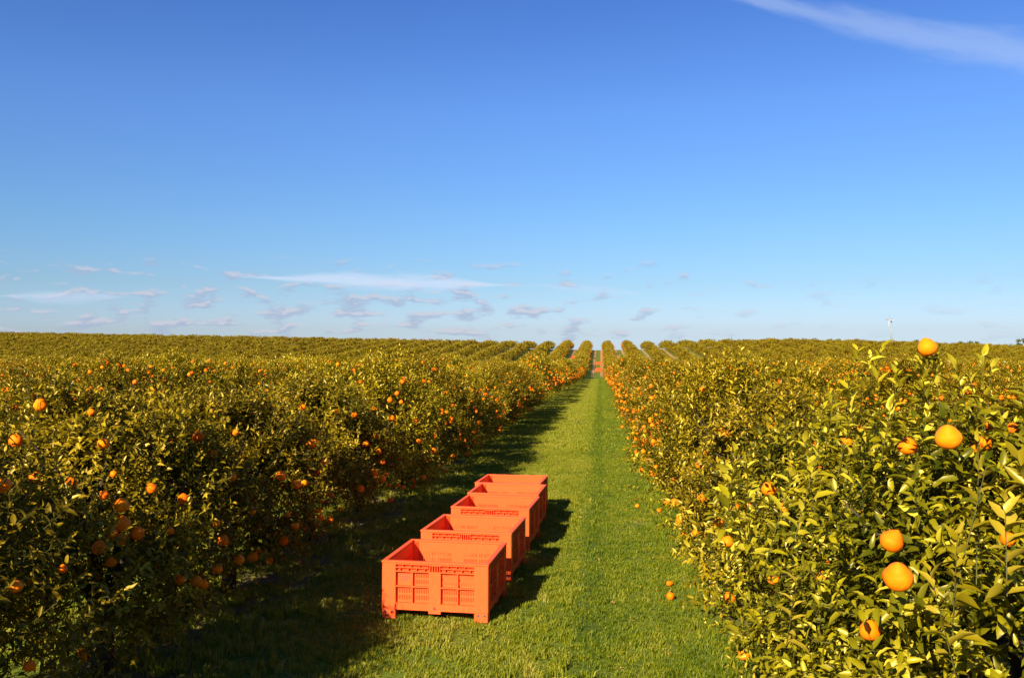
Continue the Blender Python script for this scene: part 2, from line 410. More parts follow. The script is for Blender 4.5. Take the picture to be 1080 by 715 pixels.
PX = [(978, 367, 20, 1), (1000, 462, 27, 1), (957, 471, 20, 1), (960, 481, 12, 1), (906, 453, 15, 0), (811, 516, 22, 0), (940, 571, 24, 1), (947, 609, 31, 1),
      (917, 665, 22, 0), (1037, 467, 17, 0), (1030, 473, 12, 0), (1042, 448, 10, 0), (893, 466, 12, 0), (1063, 569, 16, 0), (1068, 452, 9, 0), (815, 449, 8, 0), (960, 401, 9, 0),
      (14, 409, 15, 0), (43, 427, 15, 0), (5, 449, 15, 0), (17, 465, 14, 0), (4, 512, 17, 0), (128, 533, 19, 0), (129, 553, 18, 0), (145, 563, 14, 0), (105, 578, 19, 0), (109, 468, 13, 0),
      (209, 461, 14, 0), (245, 503, 9, 0), (160, 515, 12, 0), (296, 502, 11, 0), (313, 511, 12, 0), (328, 468, 11, 0), (235, 570, 12, 0), (252, 590, 11, 0), (267, 587, 11, 0), (229, 600, 11, 0), (207, 613, 13, 0), (190, 611, 11, 0),
      (299, 570, 10, 0), (311, 555, 9, 0), (327, 578, 10, 0), (348, 548, 9, 0), (88, 690, 16, 0), (142, 697, 15, 0), (126, 708, 16, 0), (369, 551, 9, 0), (75, 510, 12, 0), (247, 478, 10, 0), (255, 480, 8, 0), (110, 522, 10, 0), (342, 487, 9, 0), (380, 515, 9, 0), (395, 498, 8, 0), (418, 492, 8, 0), (403, 505, 8, 0), (440, 462, 8, 0), (455, 455, 7, 0), (96, 435, 9, 0), (120, 500, 8, 0), (66, 600, 9, 0), (180, 560, 8, 0)]
hero_fruit = {k: [] for k in range(len(NEAR))}
for (px, py, dia, mode) in PX:
    best, d = hit(px, py)
    size_t = .094 * F / dia
    if mode == 1:
        t = size_t; dd = [np.linalg.norm([d.x * t - n[0], d.y * t - n[1]]) for n in NEAR]; k = int(np.argmin(dd))
        if best and best[1] == k and t > best[0] + .15: t = best[0] + .05
    elif best: t, k = best
    else: continue
    p = np.array([0, 0, HC]) + np.array(d) * t; dm = dia / F * t
    dm = min(max(dm, .055), .115)
    x, y = NEAR[k][:2]
    hero_fruit[k].append((p - np.array([x, y, g1(x, y)]), dm, -np.array(d) / d.length))
# a few long pale shoots on the nearest right-hand trees (origin, direction, length), in the tree's own space
EXTRA = {6: [(-.55, -.30, 2.0, -.05, .1, 1, .68), (-.72, -.25, 1.9, -.15, 0, 1, .62), (-.35, -.5, 2.15, .05, 0, 1, .62), (-.1, -.4, 2.2, .15, 0, 1, .55), (.15, -.3, 2.1, .2, 0, 1, .6), (-.5, .1, 2.1, 0, 0, 1, .62),
             (-.2, -.1, 2.2, .1, .1, 1, .58), (-.62, -.6, 1.8, -.3, -.1, 1, .6), (-1.1, -.5, 1.35, -.6, -.2, 1, .55), (-1.2, .3, 1.2, -.6, 0, 1, .5), (.4, -.2, 2.1, .2, 0, 1, .55), (-.95, .7, 1.7, -.3, .1, 1, .6), (-.62, -.45, 2.05, .0, 0, 1, .55), (-.45, -.2, 2.3, .1, 0, 1, .5)],
         5: [(-1.15, .5, 1.3, -.3, .4, 1, .6), (-1.05, .9, 1.5, -.1, .3, 1, .6), (-.8, 1.2, 1.7, 0, .2, 1, .55), (-1.0, .2, 1.6, -.2, .3, 1, .6)],
         7: [(-.7, -.4, 2.0, -.1, 0, 1, .5), (-.3, 0, 2.1, 0, 0, 1, .5), (-1.1, .1, 1.4, -.5, 0, 1, .5)],
         1: [(.4, .6, 2.0, .2, .2, 1, .5), (.7, .2, 1.7, .4, 0, 1, .5), (.2, 1.0, 1.9, .1, .2, 1, .5)], 2: [(.5, -.3, 1.9, .2, 0, 1, .5)]}
TIPS = {6: [(978, 374, 4.44), (970, 376, 4.42), (986, 377, 4.42), (979, 380, 4.40), (905, 368, 4.3), (918, 376, 4.35), (930, 366, 4.4), (946, 384, 4.4), (962, 378, 4.35), (972, 384, 4.42), (984, 383, 4.38), (992, 376, 4.45), (1008, 384, 4.4), (1036, 374, 4.3), (1046, 380, 4.35),
               (893, 392, 4.3), (880, 408, 4.25), (868, 425, 4.2), (925, 398, 4.3), (1000, 400, 4.3), (950, 402, 4.2), (1022, 398, 4.3), (775, 476, 3.7), (788, 492, 3.75), (765, 500, 3.8), (848, 465, 3.7), (862, 480, 3.6), (835, 500, 3.6), (900, 425, 4.1), (940, 425, 4.1), (980, 430, 4.1)],
        5: [(1032, 478, 2.9), (1040, 492, 2.8), (1072, 480, 2.5), (1060, 520, 2.5), (1010, 560, 2.7), (840, 608, 3.2), (980, 600, 2.7)]}
for k_, tips in TIPS.items():
    L_ = []; x_, y_ = NEAR[k_][:2]; rt = random.Random(k_)
    for (px, py, D_) in tips:
        p = Vector((0, 0, HC)) + ray(px, py) * D_ - Vector((x_, y_, g1(x_, y_))); dr = Vector((rt.uniform(-.35, .35), rt.uniform(-.35, .35), 1)).normalized(); ln = rt.uniform(.28, .48)
        o_ = p - dr * ln; L_.append((o_.x, o_.y, o_.z, dr.x, dr.y, dr.z, ln))
    EXTRA[k_] = L_
def put_fruit(parent, c, dm, rnd, mesh=None):
    f = link('orange', mesh or rnd.choice(FRUIT), parent, tuple(c)); s = dm / .092
    f.scale = (s * rnd.uniform(.94, 1.05), s, s * rnd.uniform(.9, 1.05)); f.rotation_euler = (rnd.uniform(-.5, .5), rnd.uniform(-.5, .5), rnd.uniform(0, 6.28))
    return f
GROUP_NEAR = 'orange trees lining the near grass lane'
for k, (x, y, rx, ry, h, lab) in enumerate(NEAR):
    rnd = random.Random(900 + k); z = g1(x, y)
    t = empty('orange_tree', (x, y, z))
    tag(t, lab or 'orange tree just outside the left picture edge, casting its shade on the lane', 'tree', GROUP_NEAR)
    caps = [(c, v, dm * .5, .45) for (c, dm, v) in hero_fruit[k]]
    me, sh = make_crown('crown', 50 + k, shapes[k], (3900 if k == 5 else 3300) if x > 0 else 3800, 9, {5: .082, 6: .090}.get(k, .080) if x > 0 else .076, 0, LEAF if k in (5, 6, 7) else LEAF_GOLD, {5: 0, 6: 0}.get(k, 8) if x > 0 else 5, caps, extra=EXTRA.get(k, ()))
    link('crown', me, t); link('trunk', make_wood(k, shapes[k], 8), t); link('twigs', make_twigs(sh), t)
    for (c, dm, v) in hero_fruit[k]: put_fruit(t, c, dm, rnd)
    for q in range(5 if k in (5, 6) else 40 if k > 6 else 28):
        d = nrm(np.array([rnd.gauss(0, 1), rnd.gauss(0, 1), rnd.gauss(0, .7)])); c = shapes[k].c + d * float(shapes[k].R(d)) * rnd.uniform(.88, 1.0)
        put_fruit(t, c, rnd.uniform(.07, .098), rnd)

# shared trees for the rest of the orchard
def proto(seed, lod, material, baked, nsh, nl, leafL, h, rx=1.35, ry=1.62, inner=.18, sides=6):
    sh = Shape(seed, rx, ry, h, .2, 2.4, .24)
    me, s = make_crown('crown', seed, sh, nsh, nl, leafL, lod, material, 7, (), baked, inner)
    return {'crown': me, 'shape': sh, 'trunk': make_wood(seed, sh, sides)}
MID = [proto(200 + k, 1, LEAF_GOLD, 0, 2300, 8, .088, [2.55, 2.7, 2.4, 2.6, 2.5][k]) for k in range(5)]
FAR = [proto(300 + k, 2, LEAF_GOLD, 62, 500, 6, .155, [2.7, 2.8, 2.55, 2.65][k], sides=4) for k in range(4)]
HILL = [proto(400 + k, 2, LEAF_FAR, [13, 2, 0, 6][k], 430, 6, .21, [2.7, 2.35, 2.45, 2.75][k], [1.8, 1.6, 1.62, 1.8][k], sides=4) for k in range(4)]

# all tree sites in view
sites = []
rr = random.Random(3)
AZ0, AZ1 = math.atan(-540 / F) - YAW, math.atan(540 / F) - YAW
for side in (-1, 1):
    for rk in range(0, 42):
        x = (ROWL if side < 0 else ROWR) + side * rk * S
        y0 = 13.1 + 2.8 if (side < 0 and rk == 0) else 10.2 + 2.8 if (side > 0 and rk == 0) else 1.5 + rr.uniform(0, 2)
        y = y0; n = 0
        while y < 306:
            az = math.atan2(x, y); mg = math.atan2(4.0, math.hypot(x, y)) + (.02 if y > 12 else .12)
            if AZ0 - mg < az < AZ1 + mg or (y < 30 and side < 0 and rk < 2 and az > AZ0 - .35):
                sites.append((math.hypot(x, y), side, rk, x + rr.uniform(-.12, .12), y + rr.uniform(-.2, .2), n)); n += 1
            y += 2.8
            if rr.random() < .018: y += 2.8
sites.sort()
NIND = 300 - len(NEAR)
cnt_row = {}
for (dist, side, rk, x, y, n) in sites[:NIND]:
    rnd = random.Random(int(x * 97 + y * 31)); z = g1(x, y)
    pr = rnd.choice(MID if dist < 48 else FAR)
    t = empty('orange_tree', (x, y, z), rnd.choice([0, math.pi]) + rnd.uniform(-.12, .12))
    s = rnd.uniform(.86, 1.08); t.scale = (s, s, s * rnd.uniform(.95, 1.05))
    sd = 'left' if side < 0 else 'right'
    if rk == 0:
        i0 = cnt_row.get((side, rk), 4); cnt_row[(side, rk)] = i0 + 1
        if i0 < 13:
            lab = f'{ORD[i0]} orange tree along the row directly {sd} of the grass lane'
        else:
            lab = f'distant orange tree in the row directly {sd} of the lane, before the hill'
    else:
        bnd = 'close' if dist < 22 else 'middle distance' if dist < 48 else 'farther back'
        lab = f'orange tree, {ORD[min(rk, 19)]} row behind the lane-side row on the {sd}, ' + {'close': 'near the camera', 'middle distance': 'middle distance', 'farther back': 'towards the valley'}[bnd]
    tag(t, lab, 'tree', f'orange trees in the rows {sd} of the grass lane')
    link('crown', pr['crown'], t)
    if dist < 60: link('trunk', pr['trunk'], t)
    if dist < 48:
        nf = int(rnd.uniform(60, 95)); shp = pr['shape']
        for q in range(nf):
            d = nrm(np.array([rnd.gauss(0, 1), rnd.gauss(0, 1), rnd.gauss(-.05 if rk == 0 else .25, .6)])); c = shp.c + d * float(shp.R(d)) * rnd.uniform(.93, 1.05)
            f = put_fruit(t, c, rnd.uniform(.07, .10), rnd)

# the remaining trees: one object, geometry nodes over its points
rest = sites[NIND:]
print('sites', len(sites), 'rest', len(rest), 'reach', sites[NIND - 1][0])
rv, ri, rro, rs = [], [], [], []
for (dist, side, rk, x, y, n) in rest:
    rv.append((x, y, g1(x, y) - .02)); hill = y > 160
    near_lane = rk <= 1 and hill
    ri.append((rr.choice([4, 4, 7]) if near_lane else rr.choice([5, 6])) if hill else rr.randrange(4)); rro.append(rr.choice([0, math.pi]) + rr.uniform(-.15, .15)); rs.append(rr.uniform(.86, 1.12))
me = bpy.data.meshes.new('far_orange_trees'); me.from_pydata(rv, [], [])
for nm, typ, dat in (('pick', 'INT', ri), ('rot', 'FLOAT', rro), ('siz', 'FLOAT', rs)):
    at = me.attributes.new(nm, typ, 'POINT'); at.data.foreach_set('value', dat)
far = link('far_orange_trees', me)
tag(far, 'rows of far orange trees covering the valley and the green hill up to the skyline', 'trees', None, 'stuff')
def gn_scatter(obj, meshes, name):
    ng = bpy.data.node_groups.new(name, 'GeometryNodeTree')
    ng.interface.new_socket('Geometry', in_out='INPUT', socket_type='NodeSocketGeometry')
    ng.interface.new_socket('Geometry', in_out='OUTPUT', socket_type='NodeSocketGeometry')
    N, Lk = ng.nodes, ng.links
    gi = N.new('NodeGroupInput'); go = N.new('NodeGroupOutput')
    join = N.new('GeometryNodeJoinGeometry')
    for o in reversed(meshes):
        oi = N.new('GeometryNodeObjectInfo'); oi.inputs['Object'].default_value = o; oi.transform_space = 'ORIGINAL'; oi.inputs['As Instance'].default_value = False
        g2 = N.new('GeometryNodeGeometryToInstance'); Lk.new(oi.outputs['Geometry'], g2.inputs[0]); Lk.new(g2.outputs[0], join.inputs[0])
    iop = N.new('GeometryNodeInstanceOnPoints'); Lk.new(gi.outputs[0], iop.inputs['Points']); Lk.new(join.outputs[0], iop.inputs['Instance'])
    iop.inputs['Pick Instance'].default_value = True
    def att(nm, dt):
        a = N.new('GeometryNodeInputNamedAttribute'); a.data_type = dt; a.inputs['Name'].default_value = nm; return a.outputs[0]
    Lk.new(att('pick', 'INT'), iop.inputs['Instance Index'])
    cx = N.new('ShaderNodeCombineXYZ'); Lk.new(att('rot', 'FLOAT'), cx.inputs[2]); Lk.new(cx.outputs[0], iop.inputs['Rotation'])
    Lk.new(att('siz', 'FLOAT'), iop.inputs['Scale'])
    Lk.new(iop.outputs[0], go.inputs[0])
    md = obj.modifiers.new(name, 'NODES'); md.node_group = ng
# the meshes scattered here have no object of their own in the scene's collections
src = []
for pr in FAR + HILL:
    src.append(bpy.data.objects.new('tree_source', pr['crown']))
gn_scatter(far, src, 'far_trees')

# ------------------------------------------------------------------ grass
def grass_material():
    m, t = mat('grass_blades')
    a = t.new('ShaderNodeAttribute', attribute_name='tint').outputs['Fac']
    P = t.new('ShaderNodeNewGeometry').outputs['Position']
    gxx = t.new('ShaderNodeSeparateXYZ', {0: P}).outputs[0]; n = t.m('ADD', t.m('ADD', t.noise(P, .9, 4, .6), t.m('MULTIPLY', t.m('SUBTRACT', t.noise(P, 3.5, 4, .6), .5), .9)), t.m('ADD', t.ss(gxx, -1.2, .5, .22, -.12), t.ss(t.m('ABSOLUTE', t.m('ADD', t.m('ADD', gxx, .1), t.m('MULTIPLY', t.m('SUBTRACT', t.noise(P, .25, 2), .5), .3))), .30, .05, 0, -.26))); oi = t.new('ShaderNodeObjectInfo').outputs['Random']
    ramp = t.new('ShaderNodeValToRGB', {0: t.m('ADD', a, t.m('MULTIPLY', t.m('SUBTRACT', n, .5), 1.1))})
    e = ramp.color_ramp.elements; e[0].color = c4(.095, .135, .004); e[0].position = .05; e[1].color = c4(.34, .28, .04); e[1].position = 1
    x = e.new(.55); x.color = c4(.235, .240, .006)
    p = t.new('ShaderNodeBsdfPrincipled', {'Base Color': ramp.outputs[0], 'Roughness': .55, 'Specular IOR Level': .25})
    tr = t.new('ShaderNodeBsdfTranslucent', {'Color': t.mix(.5, ramp.outputs[0], c4(.2, .3, .01))})
    mx = t.new('ShaderNodeMixShader', {0: .4, 1: p.outputs[0], 2: tr.outputs[0]})
    t.new('ShaderNodeOutputMaterial', {0: mx.outputs[0]}); return m
GRASS = grass_material()
def patch(seed, size, n, h0, h1, w, tintb=.35):
    rng = np.random.default_rng(seed)
    ncl = max(1, n // 12); cl = rng.uniform(-size / 2, size / 2, (ncl, 2)); ci = rng.integers(0, ncl, n)
    b = np.zeros((n, 3)); b[:, :2] = cl[ci] + rng.normal(0, size * .035, (n, 2))
    hh = rng.uniform(h0, h1, n) * rng.uniform(.6, 1.4, ncl)[ci]
    a = rng.uniform(0, 6.283, n); lean = rng.uniform(.1, .9, n); ld = np.stack([np.cos(a), np.sin(a), np.zeros(n)], 1)
    sd = np.stack([-np.sin(a + .6), np.cos(a + .6), np.zeros(n)], 1) * w * rng.uniform(.6, 1.4, (n, 1))
    m1 = b + ld * (hh * lean * .35)[:, None] + np.array([0, 0, 1]) * (hh * .6)[:, None]
    tp = b + ld * (hh * lean)[:, None] + np.array([0, 0, 1]) * (hh * (1.05 - .4 * lean))[:, None]
    v = np.stack([b - sd - [0, 0, .01], b + sd - [0, 0, .01], m1 + sd * .8, m1 - sd * .8, tp], 1)
    loops = (np.arange(n)[:, None] * 5 + np.array([0, 1, 2, 3, 3, 2, 4])[None]).ravel()
    tn = np.clip(rng.normal(tintb, .16, n) + rng.normal(0, .12, ncl)[ci], 0, 1); tn[rng.random(n) < .04] = 1
    me = np_mesh('grass_patch', v.reshape(-1, 3), loops, np.tile([4, 3], n), [GRASS], False, np.repeat(tn, 5))
    return bpy.data.objects.new('grass_source', me)
G = [patch(k, .6, 900, .02, .055, .0035) for k in range(3)] + [patch(10 + k, .6, 420, .05, .11, .005, .45) for k in range(2)] + [patch(20 + k, 1.3, 1300, .03, .07, .008) for k in range(2)]
rg = random.Random(11); pv, pk, pr_, ps = [], [], [], []
yy = 3.0
while yy < 27:
    xx = -6.4
    while xx < 3.2:
        X_, Y_ = xx + rg.uniform(-.2, .2), yy + rg.uniform(-.2, .2)
        az = math.atan2(X_, Y_)
        if AZ0 - .1 < az < AZ1 + .1:
            e = abs(X_ - LANE)
            tall = (e > 2.1 and rg.random() < .5) or rg.random() < .03
            if not (e > 2.6 and rg.random() < .35):
                pv.append((X_, Y_, g1(X_, Y_))); pk.append(3 + rg.randrange(2) if tall else rg.randrange(3)); pr_.append(rg.uniform(0, 6.28)); ps.append(rg.uniform(.75, 1.15))
        xx += .42
    yy += .42
while yy < 165:
    xx = -5.2
    while xx < 2.4:
        X_, Y_ = xx + rg.uniform(-.4, .4), yy + rg.uniform(-.4, .4)
        pv.append((X_, Y_, g1(X_, Y_))); pk.append(5 + rg.randrange(2)); pr_.append(rg.uniform(0, 6.28)); ps.append(rg.uniform(.8, 1.2))
        xx += .95 if yy < 90 else 1.5
    yy += 1.0 if yy < 90 else 1.6
me = bpy.data.meshes.new('lane_grass'); me.from_pydata(pv, [], [])
for nm, typ, dat in (('pick', 'INT', pk), ('rot', 'FLOAT', pr_), ('siz', 'FLOAT', ps)):
    at = me.attributes.new(nm, typ, 'POINT'); at.data.foreach_set('value', dat)
lg = link('lane_grass', me); tag(lg, 'short mown green grass with weedy tufts growing along the lane', 'grass', None, 'stuff')
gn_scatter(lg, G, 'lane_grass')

# fallen leaves
LITTER = simple('dry_leaf', (.16, .09, .03), .8, .2, (3, (.24, .15, .04)))
rng = np.random.default_rng(5); n = 1500
X_ = np.where(rng.random(n) < .5, rng.uniform(-4.6, 3, n), np.where(rng.random(n) < .5, rng.normal(.7, .7, n), rng.normal(-3, .8, n))); Y_ = rng.uniform(5, 40, n)
P = np.stack([X_, Y_, gz(X_, Y_) + rng.uniform(.015, .05, n)], 1); D = nrm(rng.normal(size=(n, 3)) * [1, 1, .25]); Nn = rng.normal(size=(n, 3)) * .5 + [0, 0, 1]
N = nrm(Nn - D * (Nn * D).sum(-1, keepdims=True)); L = rng.uniform(.02, .055, n)
v, lo, to, k = leaf_verts(P, D, N, L, L * .45, 0, rng)
tag(link('leaf_litter', np_mesh('leaf_litter', v, lo, to, [LITTER], True)), 'dry brown fallen leaves scattered over the lane and under the hedges', 'leaves', None, 'stuff')

# fallen fruit
for k, (px, py, lab) in enumerate([(707, 633, 'whole fallen orange on the grass by the right hedge, the nearer of the pair'), (706, 619, 'flattened split orange on the grass just behind the whole fallen one')]):
    p = on_ground(px, py)
    f = link('fallen_orange', FRUIT[k], None, (p.x, p.y, p.z + (.045 if k == 0 else .04))); f.rotation_euler = (1.2, .3, k)
    if k: f.scale = (1.1, .75, .85)
    tag(f, lab, 'orange', 'fallen oranges on the lane')
for k, (px, py, lab) in enumerate([(695, 541, 'small fallen orange at the foot of the right hedge, beyond the fallen pair'), (672, 536, 'farthest fallen orange, on open grass near the right hedge')]):
    p = on_ground(px, py); f = link('fallen_orange', FRUIT[k + 2], None, (p.x, p.y, p.z + .045)); f.rotation_euler = (.8, .3, k + 2); f.scale = (.9, .9, .85)
    tag(f, lab, 'orange', 'fallen oranges on the lane')

# ------------------------------------------------------------------ plastic harvest bins
W, H, T = 1.165, .613, .012
def plate(holes, x0, x1, z0, z1, y0, y1):
    "slab in the xz plane with rectangular openings"
    xs_ = sorted({x0, x1, *[h[0] for h in holes], *[h[1] for h in holes]}); zs_ = sorted({z0, z1, *[h[2] for h in holes], *[h[3] for h in holes]})
    def solid(i, j):
        if not (0 <= i < len(xs_) - 1 and 0 <= j < len(zs_) - 1): return False
        cx, cz = (xs_[i] + xs_[i + 1]) / 2, (zs_[j] + zs_[j + 1]) / 2
        return not any(h[0] < cx < h[1] and h[2] < cz < h[3] for h in holes)
    mb = MB()
    for i_ in range(len(xs_) - 1):
        for j_ in range(len(zs_) - 1):
            if not solid(i_, j_): continue
            a, b, c, d = xs_[i_], xs_[i_ + 1], zs_[j_], zs_[j_ + 1]
            mb.add([(a, y0, c), (b, y0, c), (b, y0, d), (a, y0, d)], [(0, 1, 2, 3)])
            mb.add([(a, y1, c), (b, y1, c), (b, y1, d), (a, y1, d)], [(3, 2, 1, 0)])
            if not solid(i_ - 1, j_): mb.add([(a, y0, c), (a, y0, d), (a, y1, d), (a, y1, c)], [(0, 1, 2, 3)])
            if not solid(i_ + 1, j_): mb.add([(b, y0, c), (b, y1, c), (b, y1, d), (b, y0, d)], [(0, 1, 2, 3)])
            if not solid(i_, j_ - 1): mb.add([(a, y0, c), (a, y1, c), (b, y1, c), (b, y0, c)], [(0, 1, 2, 3)])
            if not solid(i_, j_ + 1): mb.add([(a, y0, d), (b, y0, d), (b, y1, d), (a, y1, d)], [(0, 1, 2, 3)])
    return mb
def side_panel(sign):
    "front-style wall: outer face at y=0 (facing -y), wall sheet recessed; z from .1 to top"
    zb, zt = .098, H - .022; hw = W / 2 - .010; post = .145
    holes = []
    cells = []
    for sx in (-1, 1):
        xa, xb = .066, hw - post
        mid_ = (xa + xb) / 2
        for (ca, cb) in ((xa + .004, mid_ - .008), (mid_ + .008, xb - .004)):
            for (za, zb2) in ((.185, .335), (.355, .495)): cells.append((sx * ca, sx * cb, za, zb2))
    for ci_, (a, b, za, zb2) in enumerate(cells):
        a, b = min(a, b), max(a, b)
        if sign and za > .34 and a < -.25: continue       # blank cell carrying the stamped text
        for row in range(2):
            z0 = za + .014 + row * (zb2 - za - .01) / 2; z1 = z0 + (zb2 - za) / 2 - .028
            n_ = 9; st_ = (b - a) / n_
            for q in range(n_): holes.append((a + st_ * (q + .3), a + st_ * (q + .62), z0, z1))
    mb = plate(holes, -hw, hw, zb, zt, .044, .050)
    P_ = MB()
    for sx in (-1, 1):
        a, b = sorted((sx * (hw - post), sx * hw)); P_.box(a, b, .002, .0435, zb + .002, zt)
        a, b = sorted((sx * (.066 + (hw - post)) / 2 - .007, sx * (.066 + (hw - post)) / 2 + .007)); P_.box(a, b, .008, .0435, .172, .5)
        a, b = sorted((sx * .0665, sx * (hw - post - .0005))); P_.box(a, b, .009, .0435, .338, .350)
        P_.box(a, b, .006, .0435, .498, .509); P_.box(a, b, .006, .0435, .540, .549); P_.box(a, b, .003, .0435, .5765, zt)
        P_.box(a, b, .004, .0435, zb + .001, .172)
        nr = 4
        for q in range(nr):
            xx_ = a + (b - a) * (q + .5) / nr; P_.box(xx_ - .004, xx_ + .004, .0065, .0435, .5095, .5395); P_.box(xx_ + .030, xx_ + .036, .0065, .0435, .5495, .576)
    P_.box(-.066, .066, .003, .0435, zb - .028, .508)      # centre post
    for q in range(5): xx_ = -.054 + q * .027; P_.box(xx_ - .004, xx_ + .004, .0065, .0435, .5085, .572)
    P_.box(-.066, .066, .0045, .0435, .5725, zt)
    mb.add(P_.v, P_.f)
    return mb
def rotz(k): return Matrix.Rotation(k * math.pi / 2, 4, 'Z')
BINM = {}
def bin_meshes():
    base = Matrix.Translation((0, -W / 2 + .004, 0))
    BINM['side_panel'] = [side_panel(k == 0).mesh('side_panel', PLASTIC, M=rotz(k) @ base) for k in range(4)]
    rim = MB(); o_, w_ = W / 2, .052; z0, z1 = H - .022, H
    rim.box(-o_, o_, -o_, -o_ + w_, z0, z1); rim.box(-o_, o_, o_ - w_, o_, z0, z1)
    rim.box(-o_, -o_ + w_, -o_ + w_, o_ - w_, z0, z1); rim.box(o_ - w_, o_, -o_ + w_, o_ - w_, z0, z1)
    BINM['rim'] = rim.mesh('rim', PLASTIC, bevel=.004)
    fl = []
    for a in range(16):
        for b in range(8): fl.append((-.465 + a * .06, -.435 + a * .06, -.46 + b * .12, -.38 + b * .12))
    fm = plate(fl, -W / 2 + .055, W / 2 - .055, -W / 2 + .055, W / 2 - .055, -.118, -.106)
    BINM['floor'] = fm.mesh('floor', PLASTIC, M=Matrix.Rotation(math.pi / 2, 4, 'X'))
    for v_ in BINM['floor'].vertices: v_.co.z = abs(v_.co.z)
    feet = []
    for sx in (-1, 1):
        for sy in (-1, 1):
            m_ = MB(); x0, x1 = sorted((sx * (W / 2 - .008), sx * (W / 2 - .155))); y0, y1 = sorted((sy * (W / 2 - .008), sy * (W / 2 - .13)))
            m_.box(x0, x1, y0, y1, 0, .1); feet.append(m_.mesh('foot', PLASTIC, bevel=.006))
    BINM['foot'] = feet
    sk = []
    for sx in (-1, 0, 1):
        m_ = MB(); x = sx * (W / 2 - .08); m_.box(x - .045, x + .045, -W / 2 + .135, W / 2 - .135, .045, .097); sk.append(m_.mesh('runner', PLASTIC, bevel=.004))
    BINM['runner'] = sk
    # inner corner gussets
    cp = []
    for sx in (-1, 1):
        for sy in (-1, 1):
            m_ = MB(); c = W / 2 - .056; q = .055
            m_.add([(sx * c, sy * c, .12), (sx * (c - q), sy * c, .12), (sx * c, sy * (c - q), .12), (sx * c, sy * c, H - .024), (sx * (c - q), sy * c, H - .024), (sx * c, sy * (c - q), H - .024)],
                   [(0, 1, 2), (3, 5, 4), (0, 3, 4, 1), (1, 4, 5, 2), (2, 5, 3, 0)]); cp.append(m_.mesh('corner_gusset', PLASTIC))
    BINM['corner_gusset'] = cp
    # bolts on the front feet, drain hole plug, stamped text strokes
    bolts = []
    for sx in (-1, 1):
        for dx in (.035, .105):
            m_ = MB(); x = sx * (W / 2 - .008 - dx); y = -W / 2 + .0075; m_.tube([(x, y, .075), (x, y - .006, .075)], [.011, .010], 10); bolts.append(m_.mesh('bolt', BOLT))
    BINM['bolt'] = bolts
    m_ = MB(); m_.tube([(.0, -W / 2 + .007, .125), (.0, -W / 2 + .001, .125)], [.013, .012], 10); BINM['plug'] = m_.mesh('plug', simple('red_plug', (.45, .01, .01)))
    m_ = MB(); r_ = random.Random(4); y = -W / 2 + .0475
    for li_, (zz, hh, n_) in enumerate([(.462, .008, 10), (.436, .012, 11), (.408, .015, 7)]):
        x = -.40 + (.02 if li_ == 2 else 0)
        for q in range(n_):
            w_ = r_.uniform(.006, .013); h_ = hh * r_.uniform(.5, 1)
            m_.box(x, x + w_, y - .0015, y, zz, zz + h_ * .35); m_.box(x, x + .003, y - .0012, y, zz + h_ * .36, zz + h_)
            x += w_ + r_.uniform(.002, .006)
    BINM['stamped_text'] = m_.mesh('stamped_text', INK)
bin_meshes()
def make_bin(x, y, z, rz, tx, lab, group, detail=True):
    b = empty('harvest_bin', (x, y, z), rz); b.rotation_euler = (tx, 0, rz); tag(b, lab, 'crate', group)
    for nm, ms in BINM.items():
        if not detail and nm in ('bolt', 'plug', 'stamped_text', 'corner_gusset'): continue
        for m_ in (ms if isinstance(ms, list) else [ms]): link(nm, m_, b)
    return b
ORDB = ['orange plastic harvest bin at the front of the line, branch shadow on its left corner', 'second orange plastic harvest bin, directly behind the front one',
        'middle orange plastic harvest bin of the five in line', 'fourth orange plastic harvest bin, next to last in the line', 'rearmost orange plastic harvest bin of the near line of five']
for k, (bx, by, ya) in enumerate([(-.822, 9.318, .161), (-.581, 10.973, .172), (-.326, 12.796, .163), (-.153, 14.217, .15), (-.089, 15.501, .165)]):
    cx_, cy_ = bx + math.sin(ya) * W / 2, by + math.cos(ya) * W / 2
    wx, wy = cam2world(cx_, cy_)
    make_bin(wx, wy, g1(wx, wy) + .015, YAW - ya, -.023, ORDB[k], 'orange bins lined up on the near lane')
# bins far up the hill: lane offset from the lane centre, distance, label
FARB = [(0, .50, 191, 'nearer left bin of the far cluster on the main lane up the hill'), (0, .75, 194, 'second bin of the far cluster on the main lane up the hill'),
        (0, .55, 214, 'farthest orange bin alone on the main lane up the hill'),
        (1, .75, 222, 'upper orange bin on the hill lane right of the main lane'), (1, .75, 213, 'middle orange bin on the hill lane right of the main lane'), (1, 1.3, 207, 'lowest orange bin on the hill lane right of the main lane'),
        (-1, .35, 235, 'lone orange bin on the hill lane left of the main lane')]
for (ln, off, Y, lab) in FARB:
    x = LANE + ln * S + off; make_bin(x, Y, g1(x, Y), rr.uniform(-.1, .1), .03, lab, 'orange bins far up the hill lanes', False)

